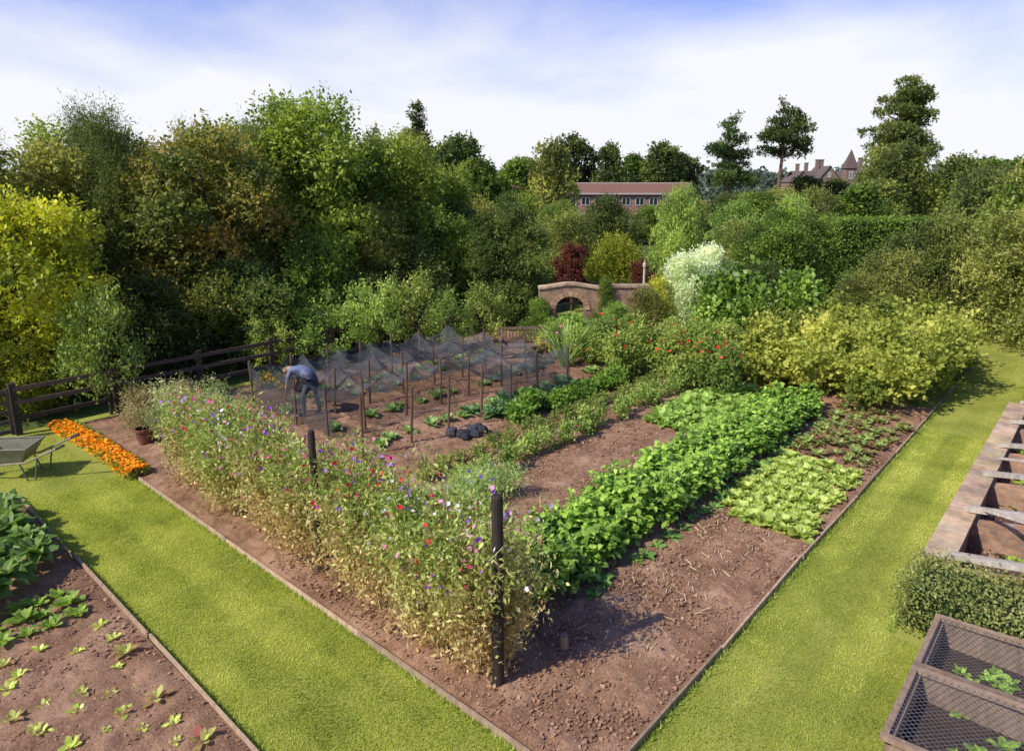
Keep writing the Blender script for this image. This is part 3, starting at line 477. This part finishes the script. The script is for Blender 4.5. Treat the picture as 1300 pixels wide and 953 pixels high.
# ---------------------------------------------------------------- cold frames
E=empty('brick_cold_frames',rot=A)
s0,s1=9.35,17.6; mb=MB(); ds=np.linspace(s0,s1,6); zb=.85; zf=.42; ta,tb=1.02,-1.3
box(mb,s0,s1,ta,1.3,-.05,zf,(1,1,1)); box(mb,s0,s1,tb-.25,tb,-.05,zb,(1,1,1))
for d in ds:
    a,b=max(d-.11,s0+.003),min(d+.11,s1-.003); z=lambda t:zf+(zb-zf)*(ta-t)/(ta-tb)-.06
    v=np.array([[a,ta-.002,-.04],[b,ta-.002,-.04],[b,tb+.002,-.04],[a,tb+.002,-.04],[a,ta-.002,z(ta)],[b,ta-.002,z(ta)],[b,tb+.002,z(tb)],[a,tb+.002,z(tb)]]); mb.quads(v[[[0,1,5,4],[1,2,6,5],[2,3,7,6],[3,0,4,7],[4,5,6,7]]],(1,1,1))
mb.obj('brick_walls',[OLDBRICK],parent=E)
mb=MB()
x=s0-.02
while x<s1:
    w=rng.uniform(.18,.3); box(mb,x,min(x+w-.01,s1),ta-.03,1.33,zf+.003,zf+.05+rng.uniform(0,.012),np.array((.48,.35,.22))*rng.uniform(.75,1.15)*np.array((1,rng.uniform(.92,1.06),rng.uniform(.85,1.1)))); x+=w
mb.obj('stone_coping',[STONE],parent=E)
mb=MB(); wc=np.array((.50,.44,.34))
for d in ds:
    beam(mb,(d,ta+.12,zf+.09),(d,tb,zb+.05),.08,.06,wc*rng.uniform(.75,1.1)); beam(mb,(d+.13,ta+.02,zf+.09),(d+.13,tb,zb+.03),.03,.05,wc*.7)
beam(mb,(s0,tb+.1,zb+.1),(s1,tb+.1,zb+.1),.1,.06,wc*.9)
beam(mb,(11.2,1.05,.5),(10.1,.3,.9),.05,.04,wc); beam(mb,(13.6,1.05,.5),(12.9,.1,.85),.05,.04,wc*.8); mb.obj('timber_bars',[WOOD],parent=E)
mb=MB(); clods(mb,3000,s0+.2,s1-.2,tb,ta,.02,.06); box(mb,s0+.12,s1-.12,tb+.01,ta-.01,-.02,.04,(.1,.06,.04)); mb.obj('frame_soil',[mattemat('frame_soil',.95,(20,20,20),.4,.4)],parent=E)
mb=MB(); rosettes(mb,[(rng.uniform(s0+.3,s1-.3),rng.uniform(tb+.1,ta-.2)) for i in range(60)],10,.24,.13,.5,1.3,PG,.5,.1,.02,bias=.2); mb.obj('potted_seedlings',[LEAF],parent=E)
E=empty('mesh_covered_frame',rot=A); mb=MB(); wd=np.array((.25,.175,.115)); X0,X1,X2=5.85,7.05,8.15; Y0,Y1=-1.3,.95
zz=lambda t:.36+.12*(Y1-t)/(Y1-Y0)
for (a,b) in ((X0,X1-.01),(X1+.01,X2)):
    for s in (a+.03,b-.03,): beam(mb,(s,Y1,zz(Y1)),(s,Y0,zz(Y0)),.06,.05,wd*rng.uniform(.8,1.3))
    for t in (Y1-.03,-.2,Y0+.03): beam(mb,(a+.063,t,zz(t)+.002),(b-.063,t,zz(t)+.002),.055 if t in(Y1-.03,Y0+.03) else .03,.04,wd*rng.uniform(.8,1.3))
mb.obj('timber_frames',[WOOD],parent=E)
mb=MB()
for (a,b) in ((X0+.07,X1-.08),(X1+.08,X2-.07)):
    p0=[];p1=[];L=b-a;H=Y1-Y0-.1
    for sg in (1,-1):
        for o in np.arange(-H,L,.06):
            t0=max(0,-o); t1=min(H,L-o)
            if t1<=t0: continue
            xa,xb=(o+t0,o+t1) if sg>0 else (L-o-t0,L-o-t1); ya,yb=Y0+.05+t0,Y0+.05+t1
            p0.append((a+xa,ya,zz(ya)+.03)); p1.append((a+xb,yb,zz(yb)+.03+.001*sg))
    p0=np.array(p0);p1=np.array(p1); d=unit(p1-p0); s=np.cross(d,[0,0,1.])*.0025; mb.quads(np.stack([p0-s,p0+s,p1+s,p1-s],1),(.14,.135,.13))
mb.obj('wire_mesh',[METAL],parent=E)
mb=MB()
for q in ((X0,X2,Y1-.09,Y1-.04),(X0,X2,Y0,Y0+.05),(X0,X0+.05,Y0,Y1-.04),(X2-.05,X2,Y0,Y1-.04),(X1-.03,X1+.03,Y0,Y1-.09)): box(mb,*q,-.02,.325,wd*1.1)
box(mb,X0+.05,X2-.05,Y0+.05,Y1-.09,-.01,.06,(.06,.04,.028)); mb.obj('frame_box',[WOOD],parent=E)
mb=MB(); rosettes(mb,[(rng.uniform(X0+.2,X2-.2),rng.uniform(Y0+.2,Y1-.3)) for i in range(44)],9,.16,.08,.4,1.3,PBG,.4,.1,.01,bias=.15); mb.obj('seedlings',[LEAF],parent=E)
mb=MB(); tube(mb,[(0,0,0),(.1,.03,1.35)],.02,(.16,.1,.07),0,6); x,y=G(16.2,.95); mb.obj('iron_stake',[METAL],(x,y,0))
# ---------------------------------------------------------------- arch wall
E=empty('brick_arch_wall',(0,0,0)); mb=MB(); cc=(1,1,1); Yw,Yb=22.6,23.0; ax,aw,ah=1.95,.5,.95
def wtop(x): return 1.6+.16*math.exp(-((x-ax)/.75)**2)+ (0.08 if x>3.2 else 0)
xs=np.arange(.9,4.6,.1)
for x in xs:
    a,b=x,x+.1
    za,zb1=wtop(a),wtop(b)
    def low(q): 
        u=(q-ax)/aw; return ah+.45*math.sqrt(max(0,1-u*u)) if abs(u)<1 else 0
    la,lb=low(a+.001),low(b-.001)
    v=np.array([[a,Yw,la],[b,Yw,lb],[b,Yb,lb],[a,Yb,la],[a,Yw,za],[b,Yw,zb1],[b,Yb,zb1],[a,Yb,za]]); mb.quads(v[[[0,1,5,4],[2,3,7,6],[4,5,6,7],[3,2,1,0],[1,2,6,5],[3,0,4,7]]],cc)
mb.obj('wall',[OLDBRICK],parent=E)
mb=MB()
for i in range(11):
    a0=math.pi*i/11; a1=math.pi*(i+.9)/11; p=lambda a,r,y:(ax+aw*r*math.cos(a),y,ah+.45*r*math.sin(a))
    v=np.array([p(a0,1,Yw-.03),p(a1,1,Yw-.03),p(a1,1.35,Yw-.03),p(a0,1.35,Yw-.03),p(a0,1,Yw),p(a1,1,Yw),p(a1,1.35,Yw),p(a0,1.35,Yw)]); mb.quads(v[[[0,1,2,3],[0,1,5,4],[1,2,6,5],[2,3,7,6],[3,0,4,7]]],np.array((.44,.27,.16))*rng.uniform(.75,1.2))
for x in np.arange(.88,4.6,.31): beam(mb,(x,(Yw+Yb)/2,wtop(x)+.05),(x+.3,(Yw+Yb)/2,wtop(x+.3)+.05),.5,.07,np.array((.46,.32,.20))*rng.uniform(.75,1.15))
mb.obj('coping',[STONE],parent=E)
mb=MB(); tube(mb,[(0,0,0),(0,0,1.9),(0,0,1.94),(0,0,2.05),(0,0,2.1),(0,0,2.2)],[.045,.045,.07,.07,.035,.015],(.5,.45,.37),0,10); mb.obj('garden_finial_post',[STONE],(5.15,26.5,0))
mb=MB(); c=np.array((.17,.11,.075)); w=1.3
for x in (-w/2,w/2):
    box(mb,x-.035,x+.035,-.25,-.19,0,.62,c); box(mb,x-.035,x+.035,.2,.26,0,.95,c); box(mb,x-.03,x+.03,-.27,.2,.62,.66,c*1.2)
for i in range(5): box(mb,-w/2+.04,w/2-.04,-.24+i*.09,-.17+i*.09,.42,.445,c*rng.uniform(.9,1.4))
box(mb,-w/2+.04,w/2-.04,.205,.245,.86,.93,c*1.3); box(mb,-w/2+.04,w/2-.04,.205,.245,.5,.55,c*1.2)
for x in np.arange(-w/2+.1,w/2-.05,.1): box(mb,x-.02,x+.02,.213,.235,.55,.86,c*rng.uniform(.9,1.3))
mb.obj('garden_bench',[WOOD],(.3,19.6,0),.1)
# ---------------------------------------------------------------- buildings
def windows(mb,x0,x1,n,z0,z1,y,w,sgn=-1,fc=(.7,.7,.68)):
    for i in range(n):
        x=x0+(x1-x0)*(i+.5)/n; box(mb,x-w/2,x+w/2,y-.02,y+.1,z0,z1,(.02,.025,.03),1)
        for a in (-w/2,0,w/2): box(mb,x+a-.035,x+a+.035,y-.07,y-.023,z0,z1,fc,2)
        for z in (z0,z1): box(mb,x-w/2-.05,x+w/2+.05,y-.075,y-.027,z-.04,z+.04,fc,2)
GL=mattemat('window_glass',.12,(1,1,1),.2,0,.6); PAINT=mattemat('white_paint',.6,(5,5,5),.1,.05)
E=empty('brick_school_building',(10.5,84,0),-.12); mb=MB(); W,Dp=11,7; ev,rd=4.15,5.3
box(mb,-W,W,0,Dp,-.1,ev,(1,1,1),0)
for sx in(-W,W): mb.quads([[(sx,0,ev),(sx,Dp,ev),(sx,Dp/2,rd),(sx,Dp/2,rd)]],(1,1,1),0)
mb.obj('walls',[BRICK],parent=E)
mb=MB()
for (ya,yb) in ((-.35,Dp/2),(Dp+.35,Dp/2)):
    za=ev-.05; mb.quads([[(-W-.3,ya,za),(W+.3,ya,za),(W+.3,yb,rd+.04),(-W-.3,yb,rd+.04)]],(.20,.105,.07))
beam(mb,(-W-.3,-.37,ev-.06),(W+.3,-.37,ev-.06),.06,.16,(.45,.42,.38)); beam(mb,(-W-.3,Dp/2,rd+.06),(W+.3,Dp/2,rd+.06),.25,.12,(.4,.35,.3)); mb.obj('roof',[WOOD],parent=E)
mb=MB(); windows(mb,-W+.5,W-.5,13,2.75,3.6,0,.95,fc=(.5,.5,.48)); windows(mb,-W+.5,W-.5,13,.7,1.75,0,.95); mb.obj('windows',[BRICK,GL,PAINT],parent=E)
mb=MB(); box(mb,0,24,0,.4,-.1,3.3,(1,1,1)); box(mb,-.03,24.03,-.06,.46,3.303,3.42,(1,1,1)); mb.obj('brick_garden_wall',[BRICK],(20,78,0),.05)
E=empty('stone_manor_house',(62,130,0),-.1); mb=MB(); rf=MB(); wn=MB()
def gb(x0,x1,y0,y1,z1,rz):
    box(mb,x0,x1,y0,y1,-.1,z1,(1,1,1)); xm=(x0+x1)/2
    for y in (y0,y1): mb.quads([[(x0,y,z1),(x1,y,z1),(xm,y,rz),(xm,y,rz)]],(1,1,1))
    for xa in (x0-.2,x1+.2): rf.quads([[(xa,y0-.2,z1-.1),(xa,y1,z1-.1),(xm,y1,rz+.05),(xm,y0-.2,rz+.05)]],(.13,.10,.085))
gb(-5,-1.8,-1,8,6.4,8.6); gb(1.9,5.4,-1,8,6.2,8.6); box(mb,-9,9,.2,8,-.1,6.0,(1,1,1)); gb(-9.5,-6.6,-.5,8,5.8,7.7)
rf.quads([[(-9,0,6.0),(9,0,6.0),(9,4,7.8),(-9,4,7.8)]],(.13,.10,.085)); rf.quads([[(-9,8,6.0),(9,8,6.0),(9,4,7.8),(-9,4,7.8)]],(.13,.10,.085))
def turret(cx,cy,hw,z1,z2):
    box(mb,cx-hw,cx+hw,cy-hw,cy+hw,-.1,z1,(1,1,1)); q=[(cx-hw-.2,cy-hw-.2),(cx+hw+.2,cy-hw-.2),(cx+hw+.2,cy+hw+.2),(cx-hw-.2,cy+hw+.2)]
    for i in range(4): a=q[i];b=q[(i+1)%4]; rf.quads([[(*a,z1-.05),(*b,z1-.05),(cx,cy,z2),(cx,cy,z2)]],(.13,.095,.08))
turret(.2,-.5,.95,8.2,11.6); turret(7.4,-.2,.8,7.0,9.4)
for x,y,z in ((-4.2,4,9.8),(-3.4,4,9.8),(-7.8,4,9.0),(3.6,4,10.1),(5.9,4,9.6),(6.6,4,9.6),(-6.2,4,9.2)): box(mb,x-.3,x+.3,y-.3,y+.3,5,z,(1,1,1)); box(rf,x-.38,x+.38,y-.38,y+.38,z,z+.15,(.35,.27,.2))
windows(wn,-4.9,-1.9,2,3.9,5.3,-1,.7); windows(wn,2,5.3,2,3.9,5.3,-1,.7); windows(wn,-.5,.9,1,6.3,7.5,-1.45,.6); windows(wn,-3.8,-3,1,6.6,7.4,-1,.4)
mb.obj('walls',[MSTONE],parent=E); rf.obj('roofs',[WOOD],parent=E); wn.obj('windows',[BRICK,GL,PAINT],parent=E)
for X,Y,h,r in [(52,112,5.8,2.6),(58,114,5.0,3.0),(69,116,6.6,3.2),(64,112,5.2,2.6),(46,110,6.2,3)]: T('oak_tree','farg',X,Y,h,r,10.5,3.6)
# ---------------------------------------------------------------- wheelbarrow
E=empty('wheelbarrow',(-8.75,11.25,0),.15); mb=MB(); c=(.22,.21,.13)
tp_=np.array([(-.5,-.3,.62),(.38,-.32,.6),(.38,.32,.6),(-.5,.3,.62)]); bt=np.array([(-.28,-.2,.32),(.22,-.22,.32),(.22,.22,.32),(-.28,.2,.32)])
for i in range(4):
    j=(i+1)%4; mb.quads([[bt[i],bt[j],tp_[j],tp_[i]]],c); tube(mb,[tp_[i],tp_[j]],.015,c,0,6)
mb.quads([bt],c); mb.obj('tray',[METAL],parent=E); mb=MB()
for s in (-1,1):
    tube(mb,[(-.72,.06*s,.2),(-.3,.2*s,.29),(.3,.25*s,.33),(.95,.28*s,.62)],.02,(.3,.24,.15),0,7); tube(mb,[(.2,.24*s,.31),(.3,.25*s,.0),(.42,.25*s,.0),(.5,.26*s,.42)],.014,(.12,.14,.10),0,6); tube(mb,[(.83,.275*s,.567),(.97,.282*s,.63)],.024,(.03,.03,.03),0,7)
mb.obj('frame',[METAL],parent=E); mb=MB(); th=np.linspace(0,2*math.pi,19); tube(mb,[(-.72+.16*math.cos(a),0,.2+.16*math.sin(a)) for a in th],.04,(.03,.03,.03),0,7,False)
for a in th[:-1:3]: tube(mb,[(-.72,0,.2),(-.72+.14*math.cos(a),0,.2+.14*math.sin(a))],.008,(.3,.3,.3),0,4)
tube(mb,[(-.72,-.07,.2),(-.72,.07,.2)],.02,(.3,.3,.3),0,6); mb.obj('wheel',[METAL],parent=E)
mb=MB(); tube(mb,[(0,0,0),(0,0,.24),(0,0,.245),(0,0,.3),(0,0,.3),(0,0,.22)],[.11,.155,.175,.18,.15,.14],(.20,.085,.05),0,14); x,y=G(4.7,13.9); mb.obj('terracotta_pot',[STONE],(x,y,.05))
# ---------------------------------------------------------------- gardener
def gardener(loc,rot):
    E=empty('gardener',loc,rot)
    V={};Rr={};Ed=[]
    def v(n,p,r,par=None):
        V[n]=p;Rr[n]=r
        if par: Ed.append((par,n))
    v('pel',(.12,0,.93),(.13,.15)); v('sp',(-.06,0,1.03),(.115,.14),'pel'); v('ch',(-.25,0,1.08),(.12,.16),'sp'); v('nk',(-.38,0,1.07),(.055,.055),'ch'); v('hd',(-.46,0,1.04),(.08,.075),'nk'); v('cr',(-.56,0,1.0),(.085,.075),'hd')
    for s,q in (('l',1),('r',-1)):
        v('sh'+s,(-.28,.17*q,1.05),(.065,.065),'ch'); v('ua'+s,(-.31,.215*q,.93),(.052,.052),'sh'+s); v('el'+s,(-.34,.22*q,.8),(.042,.042),'ua'+s); v('fa'+s,(-.39,.19*q,.67),(.037,.037),'el'+s); v('wr'+s,(-.43,.16*q,.56),(.026,.028),'fa'+s); v('pa'+s,(-.45,.155*q,.49),(.022,.038),'wr'+s)
        dx=.1 if q>0 else -.12
        v('hp'+s,(.13,.1*q,.86),(.1,.1),'pel'); v('th'+s,(.10+dx*.3,.115*q,.68),(.085,.085),'hp'+s); v('kn'+s,(.04+dx*.7,.125*q,.48),(.062,.062),'th'+s); v('cf'+s,(.08+dx,.13*q,.3),(.058,.055),'kn'+s); v('an'+s,(.10+dx,.13*q,.1),(.042,.04),'cf'+s); v('to'+s,(-.08+dx,.15*q,.055),(.035,.045),'an'+s)
    names=list(V); me=bpy.data.meshes.new('b'); me.from_pydata([V[n] for n in names],[(names.index(a),names.index(b)) for a,b in Ed],[]); o=bpy.data.objects.new('tmp',me); scene.collection.objects.link(o)
    o.modifiers.new('s','SKIN')
    for i,n in enumerate(names): me.skin_vertices[0].data[i].radius=Rr[n]
    me.skin_vertices[0].data[0].use_root=True
    ss=o.modifiers.new('u','SUBSURF'); ss.levels=2; ss.render_levels=2
    dg=bpy.context.evaluated_depsgraph_get(); me2=bpy.data.meshes.new_from_object(o.evaluated_get(dg)); bpy.data.objects.remove(o)
    me2.materials.clear()
    def flat(n,c,r=.85):
        m,nt,out=newmat(n); p=N(nt,'ShaderNodeBsdfPrincipled',Roughness=r); no=N(nt,'ShaderNodeTexNoise',Scale=14.0,Detail=5.0); rp=N(nt,'ShaderNodeValToRGB'); rp.color_ramp.elements[0].position=.3; rp.color_ramp.elements[1].position=.7
        rp.color_ramp.elements[0].color=(c[0]*.75,c[1]*.75,c[2]*.75,1); rp.color_ramp.elements[1].color=(c[0]*1.15,c[1]*1.15,c[2]*1.15,1); nt.links.new(no.outputs[0],rp.inputs[0]); nt.links.new(rp.outputs[0],p.inputs['Base Color']); nt.links.new(p.outputs[0],out.inputs[0]); return m
    mts=[flat('skin',(.5,.27,.18),.6),flat('shirt_cloth',(.16,.19,.27)),flat('trouser_cloth',(.07,.08,.11)),flat('boot_leather',(.05,.035,.025)),flat('hair',(.20,.12,.07))]
    for m in mts: me2.materials.append(m)
    for p in me2.polygons:
        c=p.center; p.use_smooth=True
        if c.z<.12 and c.x>-.3: k=3
        elif c.x>-.02 : k=2 if not (c.z>1.0) else 1
        elif c.x>-.36 and c.z>.8: k=1
        elif c.x>-.2 and c.z<.8: k=2
        else: k=0
        if c.x<-.42 and c.z>.9 and (c.z>1.045 or c.x<-.585): k=4
        p.material_index=k
    b=put('body',me2,parent=E)
    mb=MB(); sk=(.5,.27,.18)
    for q in (1,-1):
        for i,(off,L) in enumerate(((-.03,.062),(-.01,.075),(.01,.08),(.03,.07))):
            x=-.45+off; y=.155*q; z=.47; tube(mb,[(x,y,z+.02),(x*1-.005,y-.004*q,z-L*.45),(x+.0,y-.02*q,z-L*.8),(x+.004,y-.034*q,z-L)],[.0095,.009,.008,.006],sk,0,6)
        tube(mb,[(-.475,.15*q,.52),(-.505,.135*q,.485),(-.505,.12*q,.455)],[.011,.010,.007],sk,0,6)
    tube(mb,[(-.54,0,.925),(-.525,0,.895),(-.505,0,.91)],[.008,.016,.012],sk,0,6)
    for q in (1,-1):
        tube(mb,[(-.49,.074*q,1.02),(-.475,.09*q,1.0),(-.47,.078*q,.985)],[.012,.018,.01],sk,0,6)
        tube(mb,[(-.56,.03*q,.932),(-.561,.03*q,.92)],[.012,.007],(.03,.02,.02),0,6)
    tube(mb,[(-.485,-.025,.93),(-.483,0,.925),(-.485,.025,.93)],.006,(.35,.1,.09),0,5)
    mb.obj('hands_and_face',[CLOTH],parent=E)
gardener((-4.5,14.4,.03),-.25)
# ---------------------------------------------------------------- sky, sun, camera
SAZ=math.radians(240); SEL=math.radians(43)
w=bpy.data.worlds.new("World"); scene.world=w; w.use_nodes=True; nt=w.node_tree; nt.nodes.clear(); l=nt.links.new
out=nt.nodes.new('ShaderNodeOutputWorld'); bg=N(nt,'ShaderNodeBackground',Strength=.12)
sky=N(nt,'ShaderNodeTexSky',sky_type='NISHITA',sun_disc=False,sun_elevation=SEL,sun_rotation=SAZ)
tc=N(nt,'ShaderNodeTexCoord'); sp=N(nt,'ShaderNodeSeparateXYZ'); l(tc.outputs['Generated'],sp.inputs[0])
mp=N(nt,'ShaderNodeMapping'); mp.inputs['Scale'].default_value=(2.2,2.2,6.0); mp.inputs['Rotation'].default_value=(0,.12,0); mp.inputs['Location'].default_value=(.3,1.4,0); l(tc.outputs['Generated'],mp.inputs[0])
no=N(nt,'ShaderNodeTexNoise',Scale=1.2,Detail=8.0,Roughness=.52,Distortion=.3); l(mp.outputs[0],no.inputs['Vector'])
e1=N(nt,'ShaderNodeMapRange'); e1.inputs['From Min'].default_value=.09; e1.inputs['From Max'].default_value=.25; e1.inputs['To Min'].default_value=1.1; e1.inputs['To Max'].default_value=.16; e1.clamp=False; l(sp.outputs[2],e1.inputs['Value'])
n1=N(nt,'ShaderNodeMapRange'); n1.inputs['From Min'].default_value=.3; n1.inputs['From Max'].default_value=.7; n1.inputs['To Min'].default_value=-.42; n1.inputs['To Max'].default_value=.42; n1.clamp=False; l(no.outputs[0],n1.inputs['Value'])
ad=N(nt,'ShaderNodeMath',operation='ADD',use_clamp=True); l(e1.outputs[0],ad.inputs[0]); l(n1.outputs[0],ad.inputs[1])
tint=N(nt,'ShaderNodeMix',data_type='RGBA',blend_type='MULTIPLY'); tint.inputs[0].default_value=1; tint.inputs[7].default_value=(.80,.88,1.6,1); l(sky.outputs[0],tint.inputs[6])
mx=N(nt,'ShaderNodeMix',data_type='RGBA'); l(ad.outputs[0],mx.inputs[0]); l(tint.outputs[2],mx.inputs[6]); mx.inputs[7].default_value=(7.8,7.95,8.3,1)
l(mx.outputs[2],bg.inputs[0]); l(bg.outputs[0],out.inputs[0])
sd=Vector((math.sin(SAZ)*math.cos(SEL),math.cos(SAZ)*math.cos(SEL),math.sin(SEL)))
L=bpy.data.lights.new('sun','SUN'); L.energy=5; L.angle=math.radians(.5); L.color=(1,.94,.84); lo=bpy.data.objects.new('sun',L); scene.collection.objects.link(lo); lo.rotation_euler=sd.to_track_quat('Z','Y').to_euler(); lo.location=(-20,-10,30)
cam=bpy.data.cameras.new('camera'); co=bpy.data.objects.new('camera',cam); scene.collection.objects.link(co); co.location=(0,0,5); co.rotation_euler=(math.radians(90-12.7),0,0)
cam.sensor_width=36; cam.sensor_fit='HORIZONTAL'; cam.lens=24.0; cam.shift_y=-45/1300; cam.clip_end=4000; cam.clip_start=.1; scene.camera=co
scene.view_settings.view_transform='Standard'; scene.view_settings.look='None'; scene.view_settings.exposure=0
